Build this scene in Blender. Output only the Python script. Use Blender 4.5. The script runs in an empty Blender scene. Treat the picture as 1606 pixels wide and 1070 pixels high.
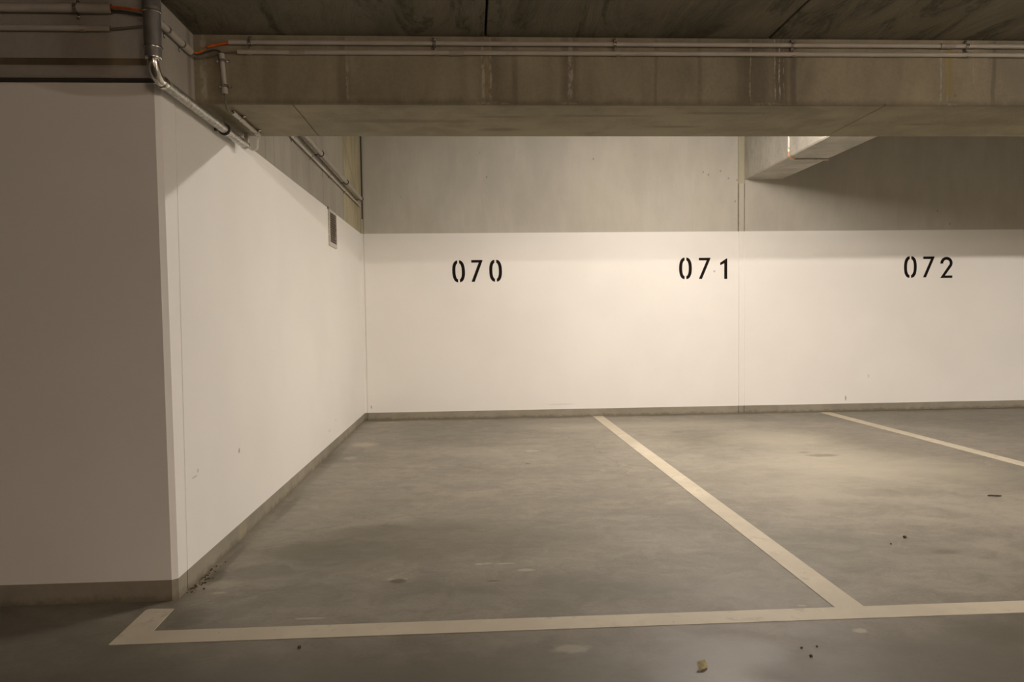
import bpy, bmesh, math, random
from mathutils import Vector, Matrix

S = bpy.context.scene
COL = S.collection
random.seed(7)

# ------------------------------------------------------------------ camera, world, exposure
cam_d = bpy.data.cameras.new('camera')
cam = bpy.data.objects.new('camera', cam_d)
COL.objects.link(cam)
FWD = Vector((0.0542145, 0.99731276, -0.04927513))
RGT = Vector((0.99840738, -0.054913, -0.01293315))
UPV = Vector((0.01560424, 0.04849549, 0.9987015))
M = Matrix.Identity(4)
for i in range(3):
    M[i][0], M[i][1], M[i][2] = RGT[i], UPV[i], -FWD[i]
M[2][3] = 1.1193
cam.matrix_world = M
cam_d.sensor_fit = 'HORIZONTAL'
cam_d.sensor_width = 36.0
cam_d.lens = 1169.4888 * 36.0 / 1606.0
cam_d.shift_y = (557.84 - 535.0) / 1606.0
cam_d.clip_start = 0.05
S.camera = cam

w = bpy.data.worlds.new('world')
S.world = w
w.use_nodes = True
w.node_tree.nodes['Background'].inputs[0].default_value = (1.0, 0.86, 0.66, 1)
w.node_tree.nodes['Background'].inputs[1].default_value = 0.0

vs = S.view_settings
vs.view_transform = 'Standard'
vs.look = 'None'
vs.gamma = 1.0
vs.use_curve_mapping = False
vs.exposure = 0.0

LAMP_COLOR = (1.0, 0.885, 0.785)
BAY_LAMP, AISLE_LAMP, SIDE_LAMP = 335.0, 450.0, 1650.0     # emission of the three tube lamps
WARM_LAMP_COLOR = (1.0, 0.71, 0.54)     # the old tube further back in the aisle

# ------------------------------------------------------------------ dimensions (metres)
XL = -1.2014            # left wall plane
D = 8.40                # back wall plane
ZB, ZT = 0.085, 2.082   # unpainted foot / top of the white paint
YF, YB = 3.4186, 4.0064 # long beam, front and back face
ZBEAM = 2.0861
ZC = 2.387              # ceiling over the aisle
ZR = 3.16               # ceiling over the stalls
XJ0, XJ1 = 3.060, 3.1256
XC1 = 3.568
ZCB = 2.665
XR = 11.0
YBACK = -7.0
XLL = -7.0

# ------------------------------------------------------------------ node helpers
class G:
    def __init__(self, name):
        self.mat = bpy.data.materials.new(name)
        self.mat.use_nodes = True
        self.t = self.mat.node_tree
        self.b = self.t.nodes['Principled BSDF']
        self._pos = None

    def new(self, k):
        return self.t.nodes.new(k)

    def put(self, sock, v):
        if isinstance(v, bpy.types.NodeSocket):
            self.t.links.new(v, sock)
        elif isinstance(v, (tuple, list)) and len(v) == 3 and sock.type == 'RGBA':
            sock.default_value = (*v, 1)
        else:
            sock.default_value = v

    def pos(self):
        if self._pos is None:
            g = self.new('ShaderNodeNewGeometry')
            s = self.new('ShaderNodeSeparateXYZ')
            self.t.links.new(g.outputs['Position'], s.inputs[0])
            self._pos = (g.outputs['Position'], s.outputs[0], s.outputs[1], s.outputs[2])
        return self._pos

    def m(self, op, a, b=0.0, c=0.0):
        n = self.new('ShaderNodeMath')
        n.operation = op
        self.put(n.inputs[0], a)
        self.put(n.inputs[1], b)
        if len(n.inputs) > 2:
            self.put(n.inputs[2], c)
        return n.outputs[0]

    def add(self, a, b): return self.m('ADD', a, b)
    def sub(self, a, b): return self.m('SUBTRACT', a, b)
    def mul(self, a, b): return self.m('MULTIPLY', a, b)

    def step(self, v, lo, hi, a=0.0, b=1.0):
        n = self.new('ShaderNodeMapRange')
        n.interpolation_type = 'SMOOTHSTEP'
        self.put(n.inputs[0], v)
        n.inputs[1].default_value, n.inputs[2].default_value = lo, hi
        n.inputs[3].default_value, n.inputs[4].default_value = a, b
        return n.outputs[0]

    def vec(self, scale=(1, 1, 1)):
        n = self.new('ShaderNodeMapping')
        self.t.links.new(self.pos()[0], n.inputs[0])
        n.inputs['Scale'].default_value = scale
        return n.outputs[0]

    def noise(self, scale, detail=4.0, rough=0.55, stretch=(1, 1, 1), dist=0.0):
        n = self.new('ShaderNodeTexNoise')
        self.t.links.new(self.vec(stretch), n.inputs['Vector'])
        n.inputs['Scale'].default_value = scale
        n.inputs['Detail'].default_value = detail
        n.inputs['Roughness'].default_value = rough
        n.inputs['Distortion'].default_value = dist
        return n.outputs[0]

    def voro(self, scale, stretch=(1, 1, 1)):
        n = self.new('ShaderNodeTexVoronoi')
        self.t.links.new(self.vec(stretch), n.inputs['Vector'])
        n.inputs['Scale'].default_value = scale
        return n.outputs['Distance']

    def mix(self, f, a, b, mode='MIX'):
        n = self.new('ShaderNodeMix')
        n.data_type = 'RGBA'
        n.blend_type = mode
        self.put(n.inputs[0], f)
        self.put(n.inputs[6], a)
        self.put(n.inputs[7], b)
        return n.outputs[2]

    def blob(self, x0, y0, rx, ry, rag=0.5, scale=6.0, soft=0.5, axes=(1, 2), ns=None):
        """1 inside a ragged ellipse round (x0, y0), 0 outside"""
        p = self.pos()
        dx = self.mul(self.sub(p[axes[0]], x0), 1.0 / rx)
        dy = self.mul(self.sub(p[axes[1]], y0), 1.0 / ry)
        r = self.m('SQRT', self.add(self.mul(dx, dx), self.mul(dy, dy)))
        if rag:
            r = self.add(r, self.mul(self.sub(ns if ns is not None else self.noise(scale, 3), 0.5), 2 * rag))
        return self.step(r, 1.0 - soft, 1.0 + soft, 1.0, 0.0)

    def streak(self, x0, width, z0, z1, axis=1, rag=1.0, ns=None, soft=0.03):
        """1 on a vertical run mark at x0 between z0 and z1"""
        p = self.pos()
        x = self.add(p[axis], self.mul(self.sub(ns, 0.5), rag * 0.03))
        d = self.m('ABSOLUTE', self.sub(x, x0))
        a = self.step(d, width * 0.25, width, 1.0, 0.0)
        b = self.step(p[3], z0 - soft, z0 + soft)
        c = self.step(p[3], z1 - soft, z1 + soft, 1.0, 0.0)
        return self.mul(self.mul(a, b), c)

    def done(self, color, rough=0.7, bump=None, bs=0.3, bd=0.01, metal=0.0, spec=0.4):
        self.put(self.b.inputs['Base Color'], color)
        self.put(self.b.inputs['Roughness'], rough)
        self.b.inputs['Metallic'].default_value = metal
        self.b.inputs['Specular IOR Level'].default_value = spec
        if bump is not None:
            n = self.new('ShaderNodeBump')
            n.inputs['Strength'].default_value = bs
            n.inputs['Distance'].default_value = bd
            self.put(n.inputs['Height'], bump)
            self.t.links.new(n.outputs[0], self.b.inputs['Normal'])
        return self.mat


def plain(name, color, rough=0.5, metal=0.0, var=0.12, scale=40.0, spec=0.4):
    g = G(name)
    n = g.noise(scale, 3)
    c = g.mix(g.step(n, 0.35, 0.65), tuple(v * (1 - var) for v in color), tuple(min(1, v * (1 + var)) for v in color))
    return g.done(c, rough, n, 0.12, 0.002, metal, spec)


CONC = (0.315, 0.29, 0.24)

def concrete(name, base=CONC, lo=0.72, hi=1.15, vertical=True, extra=None, rough=0.75):
    g = G(name)
    big = g.noise(1.1, 5, 0.6)
    mid = g.noise(5.0, 5, 0.6, (1, 1, 0.3) if vertical else (1, 1, 1), 0.4)
    fine = g.noise(70.0, 4, 0.6)
    v = g.add(g.add(g.mul(big, 0.45), g.mul(mid, 0.4)), g.mul(fine, 0.15))
    c = g.mix(g.step(v, 0.36, 0.64), tuple(b * lo for b in base), tuple(min(1, b * hi) for b in base))
    warm = g.noise(0.8, 3, 0.5)
    c = g.mix(g.mul(g.step(warm, 0.45, 0.75), 0.25), c, (base[0] * 0.95, base[1] * 0.92, base[2] * 0.75))
    pits = g.step(g.voro(9.0), 0.035, 0.06, 1.0, 0.0)
    pits = g.mul(pits, g.step(g.noise(3.0, 2), 0.5, 0.6))
    c = g.mix(g.mul(pits, 0.6), c, tuple(b * 0.35 for b in base))
    if extra:
        c = extra(g, c)
    h = g.add(g.mul(mid, 0.6), g.sub(g.mul(fine, 0.35), g.mul(pits, 0.8)))
    return g.done(c, rough, h, 0.25, 0.006)


# ------------------------------------------------------------------ materials
def beam_extra(g, c):
    ns = g.noise(4.0, 4, 0.6, (1, 1, 1.6))
    n2 = g.noise(14.0, 4, 0.65, (1, 1, 0.25))
    n3 = g.noise(60.0, 4, 0.7, (1, 1, 0.5))
    front = g.step(g.pos()[2], YF + 0.004, YF + 0.02, 1.0, 0.0)
    broken = g.step(n3, 0.38, 0.6)
    # dark damp run marks
    for x0, wd, s in ((1.262, 0.05, 0.35), (1.33, 0.085, 0.5), (1.44, 0.05, 0.55), (1.50, 0.022, 0.5), (0.463, 0.055, 0.4), (-0.55, 0.04, 0.35), (-0.02, 0.03, 0.15),
                      (0.86, 0.012, 0.3), (0.215, 0.02, 0.3), (2.46, 0.015, 0.4), (1.06, 0.015, 0.25), (-0.87, 0.05, 0.2), (0.10, 0.07, 0.3)):
        k = g.streak(x0, wd, ZBEAM + 0.005, ZC, rag=1.0, ns=n2)
        c = g.mix(g.mul(g.mul(k, front), s), c, (0.075, 0.06, 0.04))
    # pale lime runs
    for x0, wd, z0, s in ((0.072, 0.012, 2.10, 0.7), (0.105, 0.008, 2.10, 0.65), (0.090, 0.012, 2.12, 0.4), (0.468, 0.016, 2.12, 0.65), (1.30, 0.006, 2.11, 0.5), (1.415, 0.005, 2.11, 0.75),
                          (1.436, 0.006, 2.11, 0.75), (1.455, 0.004, 2.11, 0.6), (-0.533, 0.01, 2.10, 0.5), (2.205, 0.007, 2.10, 0.6), (2.235, 0.006, 2.10, 0.5), (-1.16, 0.022, 2.1, 0.5), (2.36, 0.005, 2.1, 0.25)):
        k = g.streak(x0, wd, z0, ZC, rag=0.8, ns=ns)
        c = g.mix(g.mul(g.mul(g.mul(k, front), broken), s), c, (0.52, 0.49, 0.40))
    # ochre runs
    for x0, wd, s in ((2.243, 0.026, 0.75), (0.088, 0.016, 0.5)):
        k = g.streak(x0, wd, ZBEAM + 0.04, ZC, rag=0.6, ns=ns)
        c = g.mix(g.mul(g.mul(k, front), s), c, (0.30, 0.235, 0.08))
    # lime crust along the lower arris under the runs
    for x0, hw in ((0.09, 0.11), (1.38, 0.07), (2.24, 0.05), (0.46, 0.04)):
        k = g.mul(g.blob(x0, ZBEAM + 0.006, hw, 0.007, 0.9, 30.0, 0.3, (1, 3), n3), broken)
        c = g.mix(g.mul(g.mul(k, front), 0.7), c, (0.50, 0.46, 0.37))
    # dark scuffed lower arris
    k = g.step(g.add(g.pos()[3], g.mul(g.sub(n2, 0.5), 0.05)), ZBEAM, ZBEAM + 0.035, 1.0, 0.0)
    c = g.mix(g.mul(g.mul(k, front), 0.5), c, (0.11, 0.09, 0.06))
    # oil-like smears on the underside
    for x0, y0, rx, ry in ((0.15, 3.62, 0.14, 0.012), (0.17, 3.86, 0.10, 0.03), (1.25, 3.55, 0.2, 0.02), (1.05, 3.8, 0.14, 0.02), (2.3, 3.75, 0.1, 0.015), (-0.3, 3.7, 0.3, 0.03), (0.65, 3.6, 0.2, 0.02)):
        k = g.mul(g.blob(x0, y0, rx, ry, 0.6, 12.0, 0.5, (1, 2), ns), g.step(g.pos()[3], ZBEAM + 0.002, ZBEAM + 0.01, 1.0, 0.0))
        c = g.mix(g.mul(k, 0.45), c, (0.13, 0.10, 0.065))
    return c

def back_extra(g, c):
    # pale green-yellow seam filler at the joint and in the corner, small drill dots
    for x0, z0 in ((2.85, 2.76), (2.94, 2.68), (3.02, 2.42), (2.71, 2.72), (2.65, 2.75), (3.04, 2.66), (1.4, 2.9), (0.2, 2.7), (5.4, 2.3), (5.55, 2.15)):
        c = g.mix(g.mul(g.blob(x0, z0, 0.009, 0.011, 0.4, 40, 0.4, (1, 3)), 0.5), c, (0.10, 0.08, 0.06))
    st = g.noise(30.0, 3, 0.6, (1, 1, 0.08))
    return g.mix(g.mul(g.step(st, 0.4, 0.7), 0.12), c, (0.46, 0.43, 0.35))

def left_extra(g, c):
    p = g.pos()
    n = g.noise(7.0, 4, 0.6, (1, 1, 0.4))
    k = g.step(g.add(p[2], g.mul(g.sub(n, 0.5), 0.03)), 7.28, 7.32)
    yel = g.mix(g.step(n, 0.35, 0.65), (0.33, 0.29, 0.17), (0.47, 0.42, 0.27))
    c = g.mix(g.mul(k, 0.8), c, yel)
    # slanting dark run in the corner patch
    d = g.m('ABSOLUTE', g.add(g.sub(p[3], 2.62), g.mul(g.sub(p[2], 7.85), 0.5)))
    d = g.mul(g.step(d, 0.0, 0.03, 1.0, 0.0), g.step(p[2], 7.28, 7.4))
    c = g.mix(g.mul(d, 0.4), c, (0.16, 0.13, 0.07))
    # shutter-board seams
    ns = g.noise(5.0, 3, 0.6, (1, 1, 0.3))
    for y0, wd, s in ((4.55, 0.02, 0.3), (4.75, 0.012, 0.4), (6.05, 0.02, 0.25), (6.3, 0.025, 0.3), (7.3, 0.02, 0.45), (5.35, 0.012, 0.2), (3.36, 0.03, 0.5)):
        k = g.streak(y0, wd, 2.08, 3.2, axis=2, rag=0.6, ns=ns)
        c = g.mix(g.mul(k, s), c, (0.17, 0.145, 0.10))
    k = g.streak(6.28, 0.03, 2.3, 2.42, axis=2, rag=0.4, ns=ns, soft=0.02)
    c = g.mix(g.mul(k, 0.5), c, (0.16, 0.135, 0.1))
    k = g.streak(3.395, 0.022, 2.12, 2.36, axis=2, rag=1.0, ns=ns)
    c = g.mix(g.mul(k, 0.4), c, (0.45, 0.42, 0.32))
    return c

def foot_extra(g, c):
    n = g.noise(16.0, 4, 0.65)
    p = g.pos()
    low = g.step(g.add(p[3], g.mul(g.sub(n, 0.5), 0.08)), 0.0, 0.035, 1.0, 0.0)
    c = g.mix(g.mul(low, 0.6), c, (0.13, 0.105, 0.06))
    k = g.mul(g.mul(g.step(g.noise(4.0, 4, 0.6), 0.5, 0.66), g.step(p[1], -1.5, 0.0, 1.0, 0.25)), 0.5)
    return g.mix(k, c, (0.36, 0.32, 0.20))

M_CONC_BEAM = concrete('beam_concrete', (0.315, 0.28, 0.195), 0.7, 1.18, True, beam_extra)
def cross_extra(g, c):
    st = g.noise(16.0, 4, 0.6, (0.25, 1.4, 1))
    return g.mix(g.mul(g.step(st, 0.5, 0.66), 0.3), c, (0.28, 0.255, 0.20))
M_CONC_CROSS = concrete('cross_beam_concrete', (0.47, 0.45, 0.395), 0.75, 1.15, True, cross_extra)
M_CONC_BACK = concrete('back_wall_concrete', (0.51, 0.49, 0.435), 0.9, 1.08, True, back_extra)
M_CONC_LEFT = concrete('left_wall_concrete', (0.365, 0.34, 0.295), 0.85, 1.1, True, left_extra)
M_FOOT = concrete('wall_foot_concrete', (0.30, 0.275, 0.22), 0.8, 1.12, False, foot_extra)
M_SEAM = concrete('seam_filler_concrete', (0.43, 0.40, 0.29), 0.85, 1.1)
M_GROOVE_SHADE = plain('groove_shade_color', (0.15, 0.115, 0.07), 0.9, 0, 0.3, 6.0)
M_JOINT = plain('joint_sealant', (0.24, 0.205, 0.135), 0.9, 0, 0.2, 20.0)
M_GAP = plain('dark_joint_and_strip', (0.05, 0.04, 0.03), 0.9)

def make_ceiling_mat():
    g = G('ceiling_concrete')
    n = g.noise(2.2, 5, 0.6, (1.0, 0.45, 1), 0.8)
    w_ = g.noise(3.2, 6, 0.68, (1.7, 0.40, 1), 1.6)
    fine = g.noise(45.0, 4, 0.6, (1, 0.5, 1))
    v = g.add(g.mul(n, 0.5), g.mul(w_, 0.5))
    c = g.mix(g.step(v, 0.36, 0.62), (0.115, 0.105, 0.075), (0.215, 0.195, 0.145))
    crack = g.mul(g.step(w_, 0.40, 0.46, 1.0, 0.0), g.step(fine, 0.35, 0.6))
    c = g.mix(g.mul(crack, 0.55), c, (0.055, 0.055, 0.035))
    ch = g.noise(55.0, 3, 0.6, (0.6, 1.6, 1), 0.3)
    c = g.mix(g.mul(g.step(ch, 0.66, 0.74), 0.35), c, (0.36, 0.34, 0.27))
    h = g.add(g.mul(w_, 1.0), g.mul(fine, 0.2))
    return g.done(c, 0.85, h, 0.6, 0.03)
M_CEIL = make_ceiling_mat()

def make_white(name, marks=(), axes=(1, 3)):
    g = G(name)
    n = g.noise(1.2, 4, 0.5)
    f = g.noise(120.0, 3, 0.6)
    c = g.mix(g.step(n, 0.35, 0.65), (0.85, 0.84, 0.805), (0.88, 0.87, 0.835))
    for a, b, ra, rb, s in marks:
        c = g.mix(g.mul(g.blob(a, b, ra, rb, 0.6, 60.0, 0.4, axes), s), c, (0.25, 0.21, 0.16))
    return g.done(c, 0.55, g.add(f, g.mul(g.noise(9, 3), 0.6)), 0.08, 0.004, 0, 0.35)
M_WHITE_BACK = make_white('white_wall_paint', ((4.33, 0.15, 0.008, 0.03, 0.7), (-1.13, 0.15, 0.008, 0.02, 0.5), (4.6, 0.4, 0.01, 0.02, 0.25), (2.78, 1.63, 0.012, 0.012, 0.5), (1.0, 0.14, 0.15, 0.008, 0.15)))
M_WHITE_LEFT = make_white('white_side_wall_paint', ((3.88, 0.46, 0.012, 0.012, 0.7), (3.26, 0.455, 0.03, 0.004, 0.35), (3.30, 0.475, 0.012, 0.008, 0.35), (6.3, 0.2, 0.06, 0.008, 0.2), (6.6, 0.25, 0.03, 0.008, 0.2)), (2, 3))

def make_floor():
    g = G('floor_screed')
    p = g.pos()
    big = g.noise(0.75, 5, 0.58, (0.8, 1.0, 1), 0.5)
    mid = g.noise(2.6, 6, 0.62, (0.8, 1.25, 1), 0.8)
    smear = g.noise(9.0, 6, 0.7, (0.8, 1.0, 1), 0.9)
    fine = g.noise(70.0, 5, 0.75)
    v = g.add(g.add(g.mul(big, 0.30), g.mul(mid, 0.30)), g.add(g.mul(smear, 0.24), g.mul(fine, 0.16)))
    c = g.mix(g.step(v, 0.40, 0.60), (0.200, 0.182, 0.146), (0.350, 0.320, 0.262))
    # greenish damp tone in places
    c = g.mix(g.mul(g.step(g.noise(0.9, 4, 0.6, (1, 1, 1), 0.3), 0.5, 0.7), 0.3), c, (0.20, 0.195, 0.148))
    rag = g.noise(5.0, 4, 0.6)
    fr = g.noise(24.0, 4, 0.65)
    # floor colour darkens from the stalls out into the aisle
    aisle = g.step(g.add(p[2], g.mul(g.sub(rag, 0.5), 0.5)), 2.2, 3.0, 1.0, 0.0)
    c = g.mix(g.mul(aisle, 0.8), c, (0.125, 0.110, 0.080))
    # (x, y, rx, ry, strength): darker worn patches
    for x0, y0, rx, ry, s in ((-0.14, 3.75, 0.75, 0.28, 0.4), (-0.7, 3.55, 0.3, 0.22, 0.4), (0.35, 3.0, 0.8, 0.16, 0.3), (2.15, 6.75, 0.55, 0.35, 0.35), (3.45, 6.2, 0.35, 0.6, 0.3), (2.15, 3.34, 0.16, 0.05, 0.3),
                              (2.4, 2.35, 0.55, 0.25, 0.35), (-0.6, 2.2, 0.9, 0.3, 0.25), (1.1, 7.9, 1.2, 0.3, 0.15), (4.9, 7.9, 1.6, 0.5, 0.35), (-0.2, 6.9, 0.5, 0.4, 0.12)):
        c = g.mix(g.mul(g.blob(x0, y0, rx, ry, 0.45, 5, 0.6, (1, 2), rag), s), c, (0.125, 0.115, 0.082))
    for x0, y0, rx, ry, s in ((-0.78, 3.62, 0.20, 0.20, 0.45), (-0.95, 3.35, 0.16, 0.10, 0.4), (-0.55, 3.95, 0.22, 0.10, 0.35), (-0.15, 4.05, 0.30, 0.12, 0.25), (0.55, 2.98, 0.22, 0.10, 0.35), (-0.72, 3.05, 0.22, 0.14, 0.3), (0.2, 6.6, 0.4, 0.12, 0.25),
                              (2.0, 6.75, 0.3, 0.16, 0.3), (2.6, 4.5, 0.35, 0.10, 0.22), (3.0, 2.3, 0.35, 0.15, 0.35), (2.1, 2.45, 0.25, 0.12, 0.3)):
        c = g.mix(g.mul(g.blob(x0, y0, rx, ry, 1.1, 5, 0.28, (1, 2), g.noise(7.0, 6, 0.68, (0.8, 1.0, 1), 0.5)), s), c, (0.135, 0.128, 0.092))
    # pale ragged patches
    for x0, y0, rx, ry, s in ((2.75, 6.6, 0.45, 0.5, 0.55), (2.8, 5.5, 0.6, 0.55, 0.5), (3.1, 5.0, 0.6, 0.4, 0.3), (1.55, 6.8, 0.35, 0.5, 0.3), (2.1, 7.6, 0.8, 0.25, 0.35), (-0.85, 4.7, 0.18, 0.4, 0.2),
                              (1.0, 7.6, 0.35, 0.25, 0.25), (2.0, 4.9, 0.5, 0.5, 0.2)):
        c = g.mix(g.mul(g.blob(x0, y0, rx, ry, 0.5, 5, 0.7, (1, 2), g.noise(4.0, 5, 0.65, (0.6, 1.4, 1))), s), c, (0.47, 0.43, 0.34))
    # small pale scuffs
    for x0, y0, rx, ry, s in ((0.02, 3.365, 0.018, 0.012, 0.7), (0.06, 3.37, 0.022, 0.010, 0.7), (0.14, 3.362, 0.045, 0.010, 0.65), (0.228, 3.265, 0.035, 0.016, 0.6), (-0.629, 2.80, 0.055, 0.009, 0.7), (-0.95, 8.2, 0.12, 0.05, 0.5),
                              (-0.98, 6.75, 0.10, 0.10, 0.5), (-1.0, 6.1, 0.05, 0.07, 0.4), (0.5, 6.25, 0.06, 0.05, 0.4), (0.85, 7.5, 0.05, 0.04, 0.4), (0.32, 2.46, 0.06, 0.03, 0.4), (1.36, 2.52, 0.025, 0.02, 0.5), (-0.36, 3.2, 0.02, 0.01, 0.4),
                              (-0.3, 3.2, 0.012, 0.01, 0.4), (0.25, 3.38, 0.02, 0.006, 0.4), (1.26, 2.76, 0.02, 0.008, 0.5), (1.9, 8.05, 0.14, 0.02, 0.35), (-1.06, 3.1, 0.03, 0.012, 0.5), (-1.1, 3.2, 0.10, 0.05, 0.35)):
        c = g.mix(g.mul(g.blob(x0, y0, rx, ry, 0.8, 30, 0.35, (1, 2), fr), s), c, (0.50, 0.46, 0.36))
    # spots and dirt
    for x0, y0, rx, ry, s in ((-0.331, 3.172, 0.032, 0.028, 0.75), (2.78, 5.75, 0.12, 0.055, 0.5), (2.70, 5.9, 0.05, 0.03, 0.4), (-1.14, 3.30, 0.035, 0.09, 0.6), (-1.15, 3.5, 0.02, 0.25, 0.4), (-1.12, 4.5, 0.03, 0.3, 0.35), (-1.14, 6, 0.04, 0.8, 0.25),
                              (-1.08, 2.84, 0.06, 0.12, 0.35), (0.08, 3.14, 0.03, 0.008, 0.6), (0.42, 5.7, 0.02, 0.03, 0.5), (1.98, 7.1, 0.06, 0.03, 0.5), (1.6, 6.95, 0.05, 0.03, 0.4), (2.2, 3.33, 0.06, 0.03, 0.3)):
        c = g.mix(g.mul(g.blob(x0, y0, rx, ry, 0.6, 24, 0.4, (1, 2), fr), s), c, (0.085, 0.072, 0.05))
    # hairline crack between the first two stalls
    zig = g.add(p[1], g.mul(g.sub(g.noise(7.0, 4, 0.7), 0.5), 0.35))
    line = g.m('ABSOLUTE', g.sub(zig, g.add(1.05, g.mul(g.sub(6.4, p[2]), 0.05))))
    crack = g.mul(g.step(line, 0.0, 0.006, 1.0, 0.0), g.mul(g.step(p[2], 5.1, 5.3), g.step(p[2], 6.5, 6.8, 1.0, 0.0)))
    c = g.mix(g.mul(crack, 0.7), c, (0.08, 0.07, 0.05))
    # floor darkens towards the foot of the back wall
    edge = g.step(g.add(p[2], g.mul(g.sub(rag, 0.5), 0.14)), D - 0.16, D - 0.02)
    c = g.mix(g.mul(edge, 0.5), c, (0.12, 0.10, 0.07))
    specks = g.mul(g.step(g.voro(14.0), 0.03, 0.07, 1.0, 0.0), g.step(g.noise(2.0, 3), 0.5, 0.62))
    c = g.mix(g.mul(specks, 0.5), c, (0.09, 0.075, 0.055))
    ro = g.step(mid, 0.3, 0.7, 0.42, 0.62)
    return g.done(c, ro, g.add(g.mul(smear, 0.7), g.mul(fine, 0.25)), 0.12, 0.006, 0, 0.4)
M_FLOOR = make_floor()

def make_line():
    g = G('line_paint')
    n = g.noise(12.0, 5, 0.65)
    b = g.noise(2.0, 4, 0.6)
    c = g.mix(g.step(b, 0.35, 0.65), (0.58, 0.52, 0.405), (0.67, 0.605, 0.475))
    wear = g.mul(g.step(n, 0.52, 0.68), g.step(b, 0.42, 0.62))
    c = g.mix(g.mul(wear, 0.5), c, (0.34, 0.305, 0.235))
    sp = g.mul(g.step(g.voro(22.0), 0.05, 0.1, 1.0, 0.0), g.step(g.noise(2.5, 3), 0.5, 0.6))
    c = g.mix(g.mul(sp, 0.6), c, (0.15, 0.125, 0.085))
    return g.done(c, 0.6, n, 0.1, 0.004)
M_LINE = make_line()

M_BLACK = plain('black_stencil_paint', (0.012, 0.009, 0.007), 0.9, spec=0.1)
M_PVC = plain('grey_plastic', (0.47, 0.44, 0.385), 0.45, 0, 0.06, 8.0)
M_PVC_DARK = plain('darker_grey_plastic', (0.36, 0.33, 0.28), 0.45, 0, 0.06)
M_PVC_WHITE = plain('white_plastic', (0.72, 0.69, 0.62), 0.4, 0, 0.05)
M_STEEL = plain('bright_steel', (0.72, 0.70, 0.66), 0.18, 1.0, 0.08)
M_CLAMP = plain('clamp_steel', (0.42, 0.40, 0.36), 0.22, 0.75, 0.08)
M_DSTEEL = plain('dull_steel', (0.20, 0.18, 0.15), 0.4, 1.0, 0.2)
M_RUBBER = plain('black_rubber', (0.015, 0.013, 0.011), 0.6)
M_GREY_PIPE = plain('grey_drain_pipe', (0.27, 0.265, 0.255), 0.3, 0.5, 0.1, 20.0, 0.6)
M_ORANGE = plain('orange_cable_sheath', (0.62, 0.135, 0.02), 0.45)
M_ORANGE_PALE = plain('faded_orange_sheath', (0.72, 0.36, 0.15), 0.45)
M_CABLE = plain('grey_cable_sheath', (0.16, 0.145, 0.10), 0.5)
M_GREENC = plain('dark_green_cable_sheath', (0.045, 0.05, 0.032), 0.5)
M_FRAME = plain('vent_frame_paint', (0.55, 0.51, 0.45), 0.5)
M_HOLE = plain('vent_shade', (0.012, 0.010, 0.008), 0.9)
M_BAR = plain('vent_mesh_metal', (0.20, 0.17, 0.125), 0.5, 0.3)
M_STONE = plain('grey_grit', (0.10, 0.085, 0.065), 0.8, 0, 0.4, 120)
M_TWIG = plain('brown_bark', (0.10, 0.062, 0.03), 0.8, 0, 0.3, 90)

def make_galv():
    g = G('galvanised_steel')
    v = g.new('ShaderNodeTexVoronoi')
    g.t.links.new(g.vec(), v.inputs['Vector'])
    v.inputs['Scale'].default_value = 90
    s = g.new('ShaderNodeSeparateColor')
    g.t.links.new(v.outputs['Color'], s.inputs[0])
    c = g.mix(s.outputs[0], (0.36, 0.355, 0.33), (0.62, 0.61, 0.57))
    return g.done(c, g.step(s.outputs[1], 0.0, 1.0, 0.32, 0.5), g.noise(60, 3), 0.1, 0.002, 0.85)
M_GALV = make_galv()

def make_leaf():
    g = G('dry_leaf')
    c = g.mix(g.step(g.noise(60, 4), 0.4, 0.62), (0.60, 0.53, 0.29), (0.78, 0.71, 0.46))
    return g.done(c, 0.6, g.noise(150, 3), 0.3, 0.002)
M_LEAF = make_leaf()

# ------------------------------------------------------------------ mesh helpers
def wpos(o):
    p = Vector((0, 0, 0))
    while o is not None:
        p += o.location
        o = o.parent
    return p

def obj(name, bm, mat, parent=None, loc=None, smooth=False):
    """link a bmesh built in world coordinates as ONE object"""
    me = bpy.data.meshes.new(name)
    bmesh.ops.recalc_face_normals(bm, faces=bm.faces)
    if parent is not None:
        bmesh.ops.translate(bm, verts=bm.verts, vec=-wpos(parent))
    elif loc is not None:
        bmesh.ops.translate(bm, verts=bm.verts, vec=-Vector(loc))
    bm.to_mesh(me)
    bm.free()
    if smooth:
        me.polygons.foreach_set('use_smooth', [True] * len(me.polygons))
        me.set_sharp_from_angle(angle=math.radians(40))
    for m_ in (mat if isinstance(mat, (list, tuple)) else [mat]):
        me.materials.append(m_)
    o = bpy.data.objects.new(name, me)
    COL.objects.link(o)
    if parent is not None:
        o.parent = parent
    elif loc is not None:
        o.location = loc
    return o

def tag(o, label=None, cat=None, group=None, kind=None):
    for k, v in (('label', label), ('category', cat), ('group', group), ('kind', kind)):
        if v:
            o[k] = v
    return o

def thing(name, loc, label, cat, group=None):
    o = bpy.data.objects.new(name, None)
    COL.objects.link(o)
    o.location = loc
    o.empty_display_size = 0.05
    return tag(o, label, cat, group)

def box(bm, lo, hi, rot=None, bev=0.0):
    vs_ = [bm.verts.new((x, y, z)) for x in (lo[0], hi[0]) for y in (lo[1], hi[1]) for z in (lo[2], hi[2])]
    fs = [bm.faces.new([vs_[i] for i in f]) for f in ((0, 1, 3, 2), (4, 6, 7, 5), (0, 4, 5, 1), (2, 3, 7, 6), (0, 2, 6, 4), (1, 5, 7, 3))]
    if bev:
        es = list({e for f in fs for e in f.edges})
        bmesh.ops.bevel(bm, geom=es, offset=bev, segments=2, profile=0.5, affect='EDGES')
    return vs_

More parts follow.
